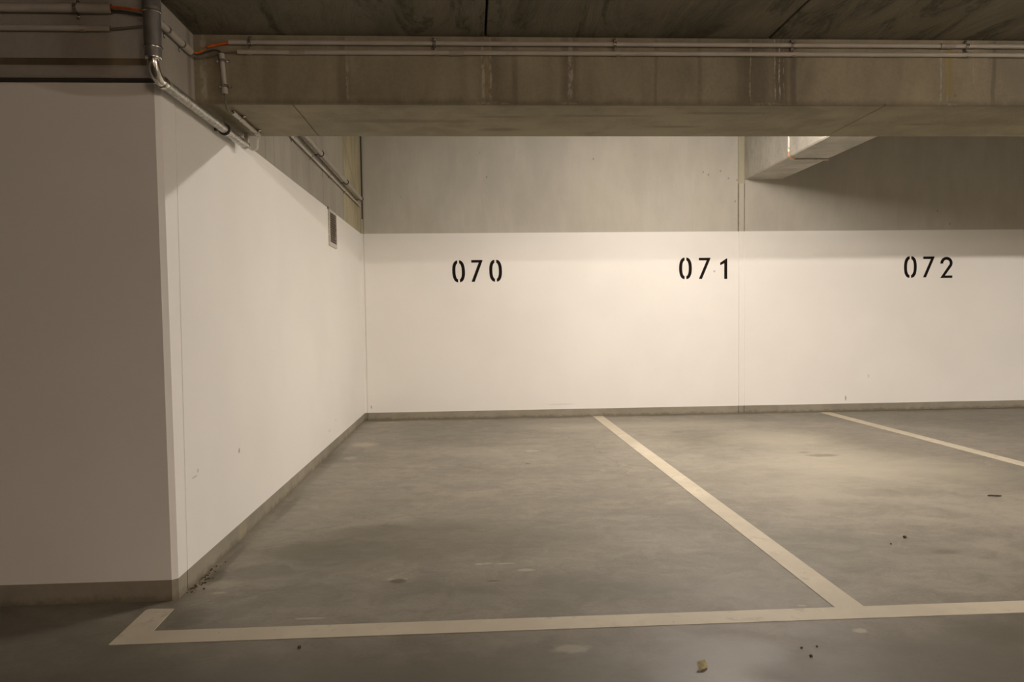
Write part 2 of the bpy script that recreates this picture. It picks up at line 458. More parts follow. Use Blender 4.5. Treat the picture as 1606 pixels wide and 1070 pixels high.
def loft(bm, rings, closed=True, caps=True):
    R = [[bm.verts.new(p) for p in ring] for ring in rings]
    n = len(R[0])
    for a, b in zip(R, R[1:]):
        for i in range(n if closed else n - 1):
            j = (i + 1) % n
            bm.faces.new((a[i], a[j], b[j], b[i]))
    if caps:
        bm.faces.new(R[0][::-1])
        bm.faces.new(R[-1])
    return R

def frame_of(d):
    d = d.normalized()
    a = Vector((0, 0, 1)) if abs(d.z) < 0.9 else Vector((0, 1, 0))
    u = d.cross(a).normalized()
    return u, u.cross(d).normalized()

def lathe(bm, o, d, prof, n=18, caps=True):
    """revolve (t, r) pairs about the axis through o along d"""
    o, d = Vector(o), Vector(d).normalized()
    u, v = frame_of(d)
    loft(bm, [[o + d * t + u * (r * math.cos(2 * math.pi * i / n)) + v * (r * math.sin(2 * math.pi * i / n)) for i in range(n)] for t, r in prof], True, caps)

def tube(bm, pts, r, n=14, caps=True):
    pts = [Vector(p) for p in pts]
    u, v = frame_of(pts[1] - pts[0])
    rings = []
    for i, p in enumerate(pts):
        d = (pts[min(i + 1, len(pts) - 1)] - pts[max(i - 1, 0)]).normalized()
        u = (u - d * u.dot(d)).normalized()
        v = d.cross(u)
        rr = r[i] if isinstance(r, (list, tuple)) else r
        rings.append([p + u * (rr * math.cos(2 * math.pi * k / n)) + v * (rr * math.sin(2 * math.pi * k / n)) for k in range(n)])
    loft(bm, rings, True, caps)

def spline(pts, n=8):
    P = [Vector(p) for p in pts]
    P = [P[0] * 2 - P[1]] + P + [P[-1] * 2 - P[-2]]
    out = []
    for i in range(1, len(P) - 2):
        a, b, c, d = P[i - 1:i + 3]
        for k in range(n):
            t = k / n
            out.append(0.5 * ((2 * b) + (c - a) * t + (2 * a - 5 * b + 4 * c - d) * t * t + (3 * b - a - 3 * c + d) * t ** 3))
    out.append(P[-2])
    return out

def hollow(bm, o, d, L, r, wall=0.002, n=20):
    """an open-ended pipe: outside, rim, short inside"""
    lathe(bm, o, d, [(0.02, r - wall), (0.0, r - wall), (0.0, r), (L, r), (L, r - wall), (L - 0.02, r - wall)], n, True)

def screw(bm, p, d, r=0.0055):
    lathe(bm, p, d, [(0, r * 1.5), (0.0012, r * 1.5), (0.0012, r), (0.003, r), (0.0045, r * 0.8), (0.0055, r * 0.35)], 10)

# ------------------------------------------------------------------ the shell
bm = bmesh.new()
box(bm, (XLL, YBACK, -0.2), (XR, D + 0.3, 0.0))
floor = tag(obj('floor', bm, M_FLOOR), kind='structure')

def floor_patch(pts, label):
    b = bmesh.new()
    loft(b, [[(x, y, 0.0002) for x, y in pts], [(x, y, 0.002) for x, y in pts]])
    tag(obj('painted_line', b, M_LINE, floor), label)
YL0, YL1 = 2.620, 2.729
floor_patch([(-1.2800, YL0), (9.0, YL0), (9.0, YL1), (-1.1715, YL1), (-1.1790, 2.938), (-1.268, 2.946), (-1.279, 2.942), (-1.2862, 2.932)], 'long pale line across the front of the stalls, turned up at its left end')
floor_patch([(1.3712, YL1), (1.4851, YL1), (1.4800, 8.385), (1.3640, 8.385)], 'pale line between stalls 070 and 071')
floor_patch([(3.990, YL1), (4.108, YL1), (4.098, 8.30), (3.976, 8.30)], 'pale line between stalls 071 and 072')
floor_patch([(6.610, YL1), (6.724, YL1), (6.724, 8.30), (6.610, 8.30)], 'pale line beyond stall 072')

# back wall: unpainted foot, white band, bare concrete above; two grooves at the expansion joint
def back_profile(y_back, gd1=0.010):
    gx = 0.008
    f = [(XLL, D)]
    f += [(-1.176, D), (-1.176, D + 0.006), (-1.170, D + 0.006), (-1.170, D)]
    for c, gd in ((XJ0, 0.010), (XJ1, gd1)):
        f += [(c - gx, D), (c - gx + 0.002, D + gd), (c + gx - 0.002, D + gd), (c + gx, D)]
    f += [(XR, D), (XR, y_back), (XLL, y_back)]
    return f
def prism(bm, prof, z0, z1):
    loft(bm, [[(x, y, z0) for x, y in prof], [(x, y, z1) for x, y in prof]])
bm = bmesh.new(); prism(bm, back_profile(D + 0.3), ZT, ZR + 0.3)
wall_back = tag(obj('wall_back', bm, M_CONC_BACK), kind='structure')
bm = bmesh.new(); prism(bm, back_profile(D + 0.3, 0.003), ZB, ZT)
tag(obj('painted_band', bm, M_WHITE_BACK, wall_back), 'white painted lower band of the back wall')
bm = bmesh.new(); prism(bm, back_profile(D + 0.3), 0.0, ZB)
base_back = tag(obj('baseboard_back', bm, M_FOOT), kind='structure')
bm = bmesh.new(); box(bm, (XJ0 + 0.0045, D - 0.003, ZT), (XJ1 - 0.0045, D + 0.02, 2.62))
obj('joint_strip', bm, M_CONC_BACK, wall_back)
for x_ in (XJ0, XJ1):
    bm = bmesh.new(); box(bm, (x_ - 0.0045, D - 0.0015, ZT), (x_ + 0.0045, D + 0.01, 2.62))
    obj('joint_gap', bm, M_JOINT, wall_back)
bm = bmesh.new(); box(bm, (XJ0 - 0.004, D - 0.004, 2.62), (XJ1 - 0.001, D + 0.02, ZR))
obj('joint_filler', bm, M_SEAM, wall_back)

# left wall: chamfered corner, groove beside it
def left_profile(z, chamfer=True, front=3.030):
    gy = 3.138 + 0.0215 * z
    p = [(XLL, front), (XL - 0.0195, front), (XL, front + 0.019)] if chamfer else [(XLL, front), (XL - 0.004, front), (XL, front + 0.004)]
    p += [(XL, gy), (XL - 0.007, gy + 0.0015), (XL - 0.007, gy + 0.0075), (XL, gy + 0.009), (XL, D + 0.1), (XLL, D + 0.1)]
    return p
def left_stack(bm, zs):
    loft(bm, [[(x, y, z) for x, y in left_profile(z)] for z in zs])
bm = bmesh.new()
# upper part stands 6 cm proud of the white front; a flat strip paints a groove's shade on its front face
def up_ring(front, z):
    return [(XLL, front, z), (XL - 0.004, front, z), (XL, front + 0.004, z), (XL, D + 0.1, z), (XLL, D + 0.1, z)]
GX = -1.222
Z0 = 2.060
loft(bm, [up_ring(2.977, Z0), up_ring(2.977, ZR + 0.3)])
wall_left = tag(obj('wall_left', bm, M_CONC_LEFT), kind='structure')
bm = bmesh.new()
loft(bm, [[(XLL, y, z) for y, z in pr] for pr in ()] or [[(x, 2.979, 2.104), (x, 2.972 + 0.0, 2.100), (x, 2.968, 2.066), (x, 2.979, 2.060)] for x in (XLL, GX + 0.02, GX + 0.05)])
obj('concrete_lip', bm, M_CONC_LEFT, wall_left)
bm = bmesh.new(); box(bm, (XLL, 2.982, 2.0570), (XL - 0.012, 3.032, 2.0605))
obj('soffit_strip', bm, M_GAP, wall_left)  # dark strip on the underside of the overhang
bm = bmesh.new(); box(bm, (XLL, 2.9755, 2.106), (GX, 2.98, 2.132))
obj('groove_shade', bm, M_GROOVE_SHADE, wall_left)  # flat dark strip, the shade of a recess put into its colour
bm = bmesh.new(); left_stack(bm, [ZB, Z0])
pb = tag(obj('painted_band', bm, M_WHITE_LEFT, wall_left), 'white painted lower part of the left wall and pillar')
bm = bmesh.new()
loft(bm, [[(XL + dx, 3.17, z), (XL + dx, D, z), (XL - 0.02, D, z), (XL - 0.02, 3.17, z)] for dx, z in ((0.0006, Z0 - 0.02), (0.0006, ZT))])
obj('painted_edge', bm, M_WHITE_LEFT, wall_left)
bm = bmesh.new(); left_stack(bm, [0.0, ZB])
tag(obj('baseboard_left', bm, M_FOOT), kind='structure')
bm = bmesh.new(); box(bm, (XL - 0.01, D - 0.055, ZT + 0.16), (XL + 0.012, D + 0.02, ZR))
obj('corner_strip', bm, M_SEAM, wall_left)
bm = bmesh.new(); box(bm, (XL + 0.002, D - 0.010, ZT + 0.16), (XL + 0.024, D + 0.01, ZR))
obj('corner_seal', bm, M_GAP, wall_left)

# ceiling over the aisle, of slabs with open joints
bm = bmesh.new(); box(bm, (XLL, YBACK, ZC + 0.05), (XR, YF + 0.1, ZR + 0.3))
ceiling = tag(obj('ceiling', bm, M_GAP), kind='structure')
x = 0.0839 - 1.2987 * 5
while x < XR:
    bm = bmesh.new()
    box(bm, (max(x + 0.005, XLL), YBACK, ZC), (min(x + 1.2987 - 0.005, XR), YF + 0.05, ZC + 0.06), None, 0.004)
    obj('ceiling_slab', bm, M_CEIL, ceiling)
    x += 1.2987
bm = bmesh.new(); box(bm, (XLL, YB - 0.1, ZR), (XR, D + 0.3, ZR + 0.3))
tag(obj('ceiling_rear', bm, M_CEIL), kind='structure')

# the long beam: its underside notched at the shutter joints
bm = bmesh.new()
def beam_line():
    pts = [(XL - 0.05, ZBEAM)]
    for c in (-0.778, 1.937, 4.65, 7.36):
        pts += [(c - 0.004, ZBEAM), (c, ZBEAM + 0.006), (c + 0.004, ZBEAM)]
    return pts + [(XR, ZBEAM)]
bl = beam_line()
ring = lambda y, dz, ins=0.0: [(x_, y, z_ + dz) for x_, z_ in bl] + [(XR, y, ZR + 0.2), (XL - 0.05, y, ZR + 0.2)]
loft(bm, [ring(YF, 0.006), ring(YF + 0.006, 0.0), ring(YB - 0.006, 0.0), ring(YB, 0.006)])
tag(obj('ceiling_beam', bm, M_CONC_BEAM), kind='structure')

# cross beam over the stalls
bm = bmesh.new()
cb = [(XJ1, ZCB + 0.012), (XJ1 + 0.012, ZCB), (XC1 - 0.010, ZCB), (XC1, ZCB + 0.010), (XC1, ZR + 0.1), (XJ1, ZR + 0.1)]
loft(bm, [[(x_, y_, z_) for x_, z_ in cb] for y_ in (YB - 0.05, D + 0.05)])
tag(obj('ceiling_beam', bm, M_CONC_CROSS), kind='structure')
bm = bmesh.new()
loft(bm, [[(x_ + 5.2, y_, z_) for x_, z_ in cb] for y_ in (YB - 0.05, D + 0.05)])
tag(obj('ceiling_beam', bm, M_CONC_CROSS), kind='structure')

# walls out of view that close the room
bm = bmesh.new(); box(bm, (XR, YBACK, 0), (XR + 0.3, D + 0.3, ZR + 0.3))
tag(obj('wall_right', bm, M_CONC_BACK), kind='structure')
bm = bmesh.new(); box(bm, (XLL - 0.3, YBACK, 0), (XLL, D + 0.3, ZR + 0.3))
tag(obj('wall_far_left', bm, M_CONC_BACK), kind='structure')
bm = bmesh.new(); box(bm, (XLL, YBACK - 0.3, 0), (XR, YBACK, ZR + 0.3))
tag(obj('wall_front', bm, M_CONC_BACK), kind='structure')

# ------------------------------------------------------------------ lamps
def lamp(cx, cy, ztop, L, strength, label, mname, color=LAMP_COLOR):
    t = thing('tube_lamp', (cx, cy, ztop), label, 'lamp')
    b = bmesh.new(); box(b, (cx - L / 2, cy - 0.045, ztop - 0.045), (cx + L / 2, cy + 0.045, ztop), None, 0.006)
    obj('housing', b, M_PVC_WHITE, t)
    roof = ZR if cy > YF else ZC
    if roof - ztop > 0.01:
        for s_ in (-0.4, 0.4):
            b = bmesh.new(); lathe(b, (cx + s_ * L, cy, ztop - 0.002), (0, 0, 1), [(0, 0.006), (roof - ztop + 0.004, 0.006)], 10)
            obj('hanger_rod', b, M_DSTEEL, t)
    g = G(mname)
    g.b.inputs['Emission Color'].default_value = (*color, 1)
    g.b.inputs['Emission Strength'].default_value = strength
    g.b.inputs['Base Color'].default_value = (0.8, 0.8, 0.8, 1)
    b = bmesh.new()
    prof = [(cy + 0.04 * math.cos(a), ztop - 0.045 - 0.035 * math.sin(a)) for a in [math.pi * k / 8 for k in range(9)]]
    loft(b, [[(x_, y_, z_) for y_, z_ in prof] for x_ in (cx - L / 2 + 0.01, cx + L / 2 - 0.01)])
    obj('diffuser', b, g.mat, t)
lamp(2.1, 5.62, 2.95, 1.25, BAY_LAMP, 'lit tube lamp over stall 070, hidden behind the long beam', 'bay_lamp_light')
lamp(3.5, -5.5, ZC, 1.25, AISLE_LAMP, 'lit warm tube lamp over the far side of the aisle, behind the viewer', 'aisle_lamp_light', WARM_LAMP_COLOR)
lamp(8.0, -0.3, ZC, 1.25, SIDE_LAMP, 'lit tube lamp over the aisle, far right of the view', 'side_lamp_light')

# ------------------------------------------------------------------ stencilled numbers
def poly(bm, pts, y0=D - 0.0014, y1=D + 0.004):
    loft(bm, [[(x_, y0, z_) for x_, z_ in pts], [(x_, y1, z_) for x_, z_ in pts]])

def digit_zero(bm, x0, x1, z0, z1, tilt):
    cx, cz = (x0 + x1) / 2, (z0 + z1) / 2
    a, b_, st, gap = (x1 - x0) / 2, (z1 - z0) / 2, 0.0355, 0.0100
    sup = lambda t, A, B: (A * math.copysign(abs(math.cos(t)) ** 0.76, math.cos(t)), B * math.copysign(abs(math.sin(t)) ** 0.86, math.sin(t)))
    for s in (-1, 1):
        def arc(A, B):
            tm = math.acos(min(1.0, (gap / A) ** (1 / 0.76)))
            return [sup(-tm + 2 * tm * k / 20, A, B) for k in range(21)]
        o_ = arc(a, b_); i_ = arc(a - st, b_ - 0.033)
        pts = [(s * x_, z_) for x_, z_ in o_] + [(s * x_, z_) for x_, z_ in reversed(i_)]
        ca, sa = math.cos(tilt), math.sin(tilt)
        poly(bm, [(cx + x_ * ca - z_ * sa, cz + x_ * sa + z_ * ca) for x_, z_ in pts])

def digit_seven(bm, x0, x1, z0, z1, tilt=0):
    W_, H_ = x1 - x0, z1 - z0
    pts = [(0, H_), (W_, H_), (W_, H_ - 0.012), (0.036, 0), (0, 0), (W_ - 0.042, H_ - 0.029), (0, H_ - 0.029)]
    poly(bm, [(x0 + x_, z0 + z_) for x_, z_ in pts])

def digit_one(bm, x0, x1, z0, z1):
    W_, H_ = x1 - x0, z1 - z0
    pts = [(W_ - 0.034, 0), (W_, 0), (W_, H_), (W_ - 0.012, H_ - 0.002), (0, H_ - 0.048), (0, H_ - 0.078), (W_ - 0.034, H_ - 0.055)]
    poly(bm, [(x0 + x_, z0 + z_) for x_, z_ in pts])

def digit_two(bm, x0, x1, z0, z1):
    W_, H_, st = x1 - x0, z1 - z0, 0.034
    cx, cz, R_ = W_ / 2, H_ - W_ / 2, W_ / 2
    t0, t1 = math.pi * 1.03, -0.45
    outer = [(cx + R_ * math.cos(t0 + (t1 - t0) * k / 16), cz + R_ * math.sin(t0 + (t1 - t0) * k / 16)) for k in range(17)]
    inner = [(cx + (R_ - st) * math.cos(t0 + (t1 - t0) * k / 16), cz + (R_ - st) * math.sin(t0 + (t1 - t0) * k / 16)) for k in range(17)]
    pts = outer + [(0.056, 0.028), (W_, 0.028), (W_, 0), (0, 0)] + inner[::-1]
    poly(bm, [(x0 + x_, z0 + z_) for x_, z_ in pts])

for txt, defs in (('070', ((digit_zero, -0.2004, -0.0585, 1.5337, 1.7801, 0.035), (digit_seven, 0.0132, 0.1379, 1.5388, 1.7818), (digit_zero, 0.213, 0.3562, 1.5366, 1.7837, 0.02))),
                  ('071', ((digit_zero, 2.3719, 2.5187, 1.5435, 1.7903, 0.0), (digit_seven, 2.600, 2.7327, 1.5449, 1.7848), (digit_one, 2.8472, 2.9288, 1.543, 1.7755))),
                  ('072', ((digit_zero, 5.0089, 5.1607, 1.5317, 1.7828, 0.0), (digit_seven, 5.2372, 5.3705, 1.537, 1.7772), (digit_two, 5.4432, 5.5887, 1.5275, 1.7718)))):
    num = bpy.data.objects.new('stencil_number', None)
    COL.objects.link(num)
    num.parent = wall_back
    tag(num, 'black stencilled number %s on the white band' % txt)
    for dfn in defs:
        b = bmesh.new()
        dfn[0](b, *dfn[1:])
        obj('digit', b, M_BLACK, num)

# ------------------------------------------------------------------ conduits and pipes
CR = 0.0102

def metal_clamp(parent, p, axis, out, side, r, ears=(-1, 1)):
    """saddle clamp: band round the tube, ears flat on the wall, a screw in each; p: tube centre"""
    p, axis, out, side = Vector(p), Vector(axis), Vector(out), Vector(side)
    b = bmesh.new()
    lathe(b, p - axis * 0.0065, axis, [(0, r), (0, r + 0.0019), (0.013, r + 0.0019), (0.013, r)], 18, False)
    base = p - out * (r + 0.001)
    for s in ears:
        c = base + side * (s * (r + 0.009))
        h = side * 0.010; a = axis * 0.006; d_ = out * 0.003
        q = [c - h - a, c + h - a, c + h + a, c - h + a]
        loft(b, [[v for v in q], [v + d_ for v in q]])
    c = obj('clamp', b, M_CLAMP, parent, smooth=True)
    for s in ears:
        b = bmesh.new()
        screw(b, base + side * (s * (r + 0.0095)) + out * 0.003, out, 0.0042)
        obj('screw', b, M_STEEL, c, smooth=True)
    return c

def plastic_clip(parent, p, axis, out, side, r):
    p, axis, out, side = Vector(p), Vector(axis), Vector(out), Vector(side)
    b = bmesh.new()
    n = 14
    ring0, a0 = [], math.radians(40)
    for t in (-0.008, 0.008):
        pts = []
        for rr, seq in ((r + 0.003, range(n + 1)), (r + 0.0002, range(n, -1, -1))):
            for k in seq:
                a = a0 + (2 * math.pi - 2 * a0) * k / n
                pts.append(p + axis * t + out * (rr * math.cos(a)) + side * (rr * math.sin(a)))
        ring0.append(pts)
    loft(b, ring0)
    q = p - out * (r + 0.001)
    h, a_, d_ = side * 0.008, axis * 0.007, out * -0.004
    loft(b, [[q - h - a_, q + h - a_, q + h + a_, q - h + a_], [q - h - a_ + d_, q + h - a_ + d_, q + h + a_ + d_, q - h + a_ + d_]])
    return obj('clip', b, M_PVC_DARK, parent, smooth=True)

def coupling(parent, p, axis, L, r, mat=None):
    b = bmesh.new()
    lathe(b, p, axis, [(0, r), (0, r + 0.0022), (L, r + 0.0022), (L, r)], 18, False)
    return obj('coupling', b, mat or M_PVC_DARK, parent, smooth=True)

def conduit(p0, p1, r, label, group=None, mat=None):
    t = thing('conduit', p0, label, 'conduit', group)
    d_ = Vector(p1) - Vector(p0)
    b = bmesh.new(); hollow(b, p0, d_, d_.length, r)
    obj('tube', b, mat or M_PVC, t, smooth=True)
    return t

def cable(pts, r, mat, label, name='cable', n=8):
    b = bmesh.new()
    tube(b, spline(pts, n), r, 8)
    o = obj(name, b, mat, None, pts[0], smooth=True)
    return tag(o, label, 'cable')

YCD = YF - 0.0125
XV, YV, ZV = (1, 0, 0), (0, 1, 0), (0, 0, 1)
NY, NZ = (0, -1, 0), (0, 0, -1)

# two long runs on the beam face
def zu(x_): return 2.3505 + (2.3560 - 2.3505) * (x_ + 1.0442) / 3.6327
def zl(x_): return 2.3090 + (2.3165 - 2.3090) * (x_ + 1.007) / 3.5964
XE = 8.6
up = conduit((-1.0442, YCD, zu(-1.0442)), (XE, YCD, zu(XE)), CR, 'upper long grey conduit on the front of the long beam, held by metal clamps')
for x_ in (-0.9549, -0.1441, 0.6698, 1.4906, 2.3182):
    metal_clamp(up, (x_, YCD, zu(x_)), XV, NY, ZV, CR)
coupling(up, (2.191, YCD, zu(2.191)), XV, 0.067, CR)
lo = conduit((-1.007, YCD, zl(-1.007)), (XE, YCD, zl(XE)), CR, 'lower long grey conduit on the front of the long beam, held by plastic clips')
for x_ in (-0.9576, -0.1349, 0.6841, 1.4983, 2.3278):
    plastic_clip(lo, (x_, YCD, zl(x_)), XV, NY, ZV, CR)
coupling(lo, (-0.783, YCD, zl(-0.783)), XV, 0.069, CR)
coupling(lo, (-0.080, YCD, zl(-0.080)), XV, 0.069, CR)

# short upright length at the left end of the beam face
ve = conduit((-1.0672, YCD, 2.126), (-1.0775, YCD, 2.298), CR, 'short upright grey conduit at the left end of the long beam')
ax = (Vector((-1.0775, YCD, 2.298)) - Vector((-1.0672, YCD, 2.126))).normalized()
for z_ in (2.271, 2.161):
    x_ = -1.0672 - 0.0103 * (z_ - 2.126) / 0.172
    metal_clamp(ve, (x_, YCD, z_), ax, NY, XV, CR)
coupling(ve, (-1.0764, YCD, 2.2785), ax, 0.022, CR, M_PVC)
coupling(ve, (-1.0672, YCD, 2.126), ax, 0.026, CR, M_PVC)

# short length under the beam, running back
so = conduit((-1.0672, 3.500, ZBEAM - 0.0125), (-1.0650, 3.915, ZBEAM - 0.0125), CR, 'short grey conduit under the long beam, above the galvanised pipe')
for y_ in (3.605, 3.862):
    metal_clamp(so, (-1.066, y_, ZBEAM - 0.0125), YV, NZ, XV, CR)
coupling(so, (-1.065, 3.875, ZBEAM - 0.0125), YV, 0.044, CR, M_PVC)

# side run on the left wall above the pillar
si = conduit((XL + 0.0155, 2.990, 2.2835), (XL + 0.0155, 3.330, 2.2840), 0.0135, 'short thick grey conduit on the left wall beside the black drainpipe')
for y_ in (3.090, 3.245):
    metal_clamp(si, (XL + 0.0155, y_, 2.2837), YV, XV, ZV, 0.0135)
coupling(si, (XL + 0.0155, 3.25, 2.2837), YV, 0.08, 0.0135, M_PVC)

# two runs on the front of the pillar head
la = conduit((-4.5, 2.957, 2.310), (-1.3375, 2.957, 2.3105), 0.0160, 'thicker grey conduit on the dark pillar head, orange cable leaving its end')
metal_clamp(la, (-1.4684, 2.957, 2.3102), XV, NY, ZV, 0.0160)
coupling(la, (-1.458, 2.957, 2.3102), XV, 0.115, 0.0160, M_PVC)
lb = conduit((-4.5, 2.962, 2.2405), (-1.3473, 2.962, 2.2385), 0.0112, 'thinner grey conduit on the dark pillar head, below the thicker one')
plastic_clip(lb, (-1.4503, 2.962, 2.2386), XV, NY, ZV, 0.0112)

# pair of runs high on the left wall behind the beam
ra = conduit((XL + 0.015, YB + 0.02, 2.3665), (XL + 0.015, 8.27, 2.3676), 0.0105, 'bright thin conduit high on the left wall behind the long beam', mat=M_PVC)
for y_ in (5.20, 5.775, 6.514, 7.290):
    c = metal_clamp(ra, (XL + 0.015, y_, 2.367), YV, XV, ZV, 0.0105, ears=(-1,))
rb = thing('conduit', (XL + 0.05, YB + 0.02, 2.437), 'thicker conduit in black hooks high on the left wall near the corner', 'conduit')
b = bmesh.new(); hollow(b, (XL + 0.05, YB + 0.02, 2.440), (0, 4.05, -0.020), 4.12, 0.0185)
obj('tube', b, M_PVC_DARK, rb, smooth=True)
for y_ in (4.6, 5.981, 7.163, 8.12):
    b = bmesh.new()
    zc = 2.440 - 0.0049 * (y_ - YB)
    arc = [(XL + 0.05 + 0.021 * math.cos(a), y_, zc + 0.021 * math.sin(a)) for a in [math.radians(75 - 15 * k) for k in range(18)]]
    tube(b, arc + [(XL + 0.012, y_, zc - 0.012), (XL - 0.002, y_, zc - 0.006)], 0.0042, 8)
    obj('hook', b, M_RUBBER, rb, smooth=True)

# ------------------------------------------------------------------ drainpipe
PX, PY = XL + 0.044, 2.875
dp = thing('drainpipe', (PX, PY, 2.06), 'dark drainpipe from the ceiling, bending into a galvanised run along the wall', 'pipe')
b = bmesh.new()
lathe(b, (PX, PY, 2.134), ZV, [(0, 0.0285), (0.002, 0.031), (0.0, 0.031), (ZC + 0.02 - 2.134, 0.031)][1:], 28)
obj('downpipe', b, M_GREY_PIPE, dp, smooth=True)
b = bmesh.new(); lathe(b, (PX, PY, 2.272), ZV, [(0, 0.031), (0.001, 0.0335), (0.008, 0.0340), (0.011, 0.0325), (0.085, 0.0325), (0.085, 0.031)], 28, False)
obj('collar', b, M_GREY_PIPE, dp, smooth=True)
b = bmesh.new(); lathe(b, (PX, PY, 2.262), ZV, [(0, 0.0312), (0.002, 0.034), (0.006, 0.034), (0.008, 0.0312)], 28, False)
obj('ring', b, M_STEEL, dp, smooth=True)
b = bmesh.new(); lathe(b, (PX, PY, 2.132), ZV, [(0, 0.029), (0.001, 0.0345), (0.004, 0.0355), (0.007, 0.0345), (0.008, 0.0312)], 28, False)
obj('ring', b, M_STEEL, dp, smooth=True)
b = bmesh.new(); lathe(b, (PX, PY, 2.100), ZV, [(0, 0.020), (0, 0.0305), (0.034, 0.0305), (0.034, 0.02)], 28, False)
obj('sleeve', b, M_GREY_PIPE, dp, smooth=True)
b = bmesh.new(); lathe(b, (PX, PY, 2.094), ZV, [(0, 0.020), (0.001, 0.029), (0.004, 0.031), (0.007, 0.031), (0.008, 0.028)], 28, False)
obj('ring', b, M_STEEL, dp, smooth=True)
ZP, RB, RP = 2.034, 0.062, 0.0205
b = bmesh.new()
pts = [(PX, PY, 2.105)] + [(PX, PY + RB * (1 - math.cos(a)), ZP + RB - RB * math.sin(a)) for a in [math.radians(90 * k / 10) for k in range(11)]] + [(PX, 2.955, ZP)]
tube(b, pts, RP - 0.001, 24)
obj('elbow', b, M_STEEL, dp, smooth=True)
b = bmesh.new(); lathe(b, (PX, 2.942, ZP), YV, [(0, RP - 0.001), (0.001, RP + 0.002), (0.006, RP + 0.004), (0.012, RP + 0.003), (0.022, RP + 0.0035), (0.026, RP)], 26, False)
obj('ring', b, M_STEEL, dp, smooth=True)
b = bmesh.new(); hollow(b, (PX + 0.002, 2.955, ZP), (0.004, 1.03, 0.001), 1.028, RP, 0.002, 26)
obj('pipe_run', b, M_GALV, dp, smooth=True)
# hanger: black rubber band with a steel rim, rod up to the beam
b = bmesh.new(); lathe(b, (PX + 0.004, 3.645, ZP), YV, [(0, RP), (0, RP + 0.0065), (0.016, RP + 0.0065), (0.016, RP)], 26, False)
h = obj('pipe_clamp', b, M_RUBBER, dp, smooth=True)
b = bmesh.new(); lathe(b, (PX + 0.004, 3.661, ZP), YV, [(0, RP), (0, RP + 0.007), (0.006, RP + 0.007), (0.006, RP)], 26, False)
lathe(b, (PX + 0.004, 3.655, ZP + RP), ZV, [(0, 0.004), (ZBEAM - ZP - RP + 0.002, 0.004)], 10)
obj('clamp_rim', b, M_STEEL, h, smooth=True)
b = bmesh.new(); box(b, (PX - RP - 0.022, 3.648, ZP - 0.006), (PX - RP - 0.002, 3.660, ZP + 0.006), None, 0.001)
obj('clamp_lug', b, M_DSTEEL, h)
b = bmesh.new(); lathe(b, (PX + 0.006, 3.963, ZP), YV, [(0, RP), (0.0, RP + 0.002), (0.016, RP + 0.002), (0.022, RP), (0.024, RP * 0.6), (0.024, 0.001)], 26, False)
obj('end_cap', b, M_STEEL, dp, smooth=True)
b = bmesh.new(); box(b, (PX + 0.014, 3.93, ZP + 0.004), (PX + 0.034, 3.955, ZBEAM + 0.001), None, 0.002)
obj('hanger_block', b, M_PVC, dp)

# ------------------------------------------------------------------ cables
cable([(-1.36, 2.955, 2.3145), (-1.335, 2.955, 2.3145), (-1.28, 2.953, 2.310), (-1.225, 2.950, 2.302), (-1.195, 2.955, 2.296), (-1.186, 2.975, 2.291), (XL + 0.0155, 3.00, 2.2885), (XL + 0.0155, 3.05, 2.2885)], 0.0048, M_ORANGE, 'orange cable passing behind the drainpipe from the thicker pillar-head conduit')
cable([(-1.36, 2.959, 2.3035), (-1.332, 2.959, 2.303), (-1.28, 2.958, 2.2985), (-1.225, 2.961, 2.288), (-1.196, 2.962, 2.276), (-1.184, 2.978, 2.276), (XL + 0.0165, 3.00, 2.2775), (XL + 0.0165, 3.05, 2.2775)], 0.0036, M_GREENC, 'dark green cable just under the orange one on the pillar head')
cable([(-1.37, 2.962, 2.2385), (-1.34, 2.962, 2.237), (-1.28, 2.965, 2.243), (-1.22, 2.966, 2.250), (-1.192, 2.966, 2.255)], 0.0045, M_CABLE, 'thin brownish cable from the thinner pillar-head conduit')
cable([(-1.0, YCD, 2.3505), (-1.046, YCD, 2.3485), (-1.085, YCD, 2.342), (-1.125, YCD, 2.333), (-1.14, YCD + 0.003, 2.330)], 0.0062, M_ORANGE, 'short orange cable entering the left end of the upper beam conduit')
cable([(XL + 0.013, 3.29, 2.2895), (XL + 0.015, 3.36, 2.2895), (XL + 0.030, 3.40, 2.297), (-1.150, YCD, 2.305), (-1.115, YCD, 2.3155), (-1.092, YCD - 0.002, 2.313), (-1.079, YCD - 0.001, 2.303), (-1.0765, YCD, 2.285)], 0.0036, M_GREENC, 'dark green cable dropping into the top of the short upright conduit')
cable([(XL + 0.0135, 3.29, 2.2775), (XL + 0.018, 3.36, 2.276), (XL + 0.04, 3.403, 2.282), (-1.12, YCD + 0.0085, 2.294), (-1.077, YCD + 0.0085, 2.3055), (-1.04, YCD + 0.006, 2.308), (-1.00, YCD, 2.309), (-0.96, YCD, 2.309)], 0.0034, M_CABLE, 'grey-brown cable running into the left end of the lower beam conduit')
cable([(XL + 0.0225, 3.29, 2.2835), (XL + 0.029, 3.355, 2.286), (XL + 0.044, 3.388, 2.303), (-1.150, YCD - 0.006, 2.3165), (-1.146, YCD - 0.002, 2.3215)], 0.0036, M_ORANGE, 'dull orange cable end coming out of the thick side conduit')
cable([(-1.0672, YCD, 2.140), (-1.067, YCD, 2.118), (-1.0665, YCD - 0.002, 2.092), (-1.066, YCD + 0.012, 2.070), (-1.066, 3.455, 2.062), (-1.0672, 3.50, 2.071), (-1.0672, 3.54, 2.0736)], 0.0042, M_CABLE, 'thin grey cable bending from the upright conduit under the beam')
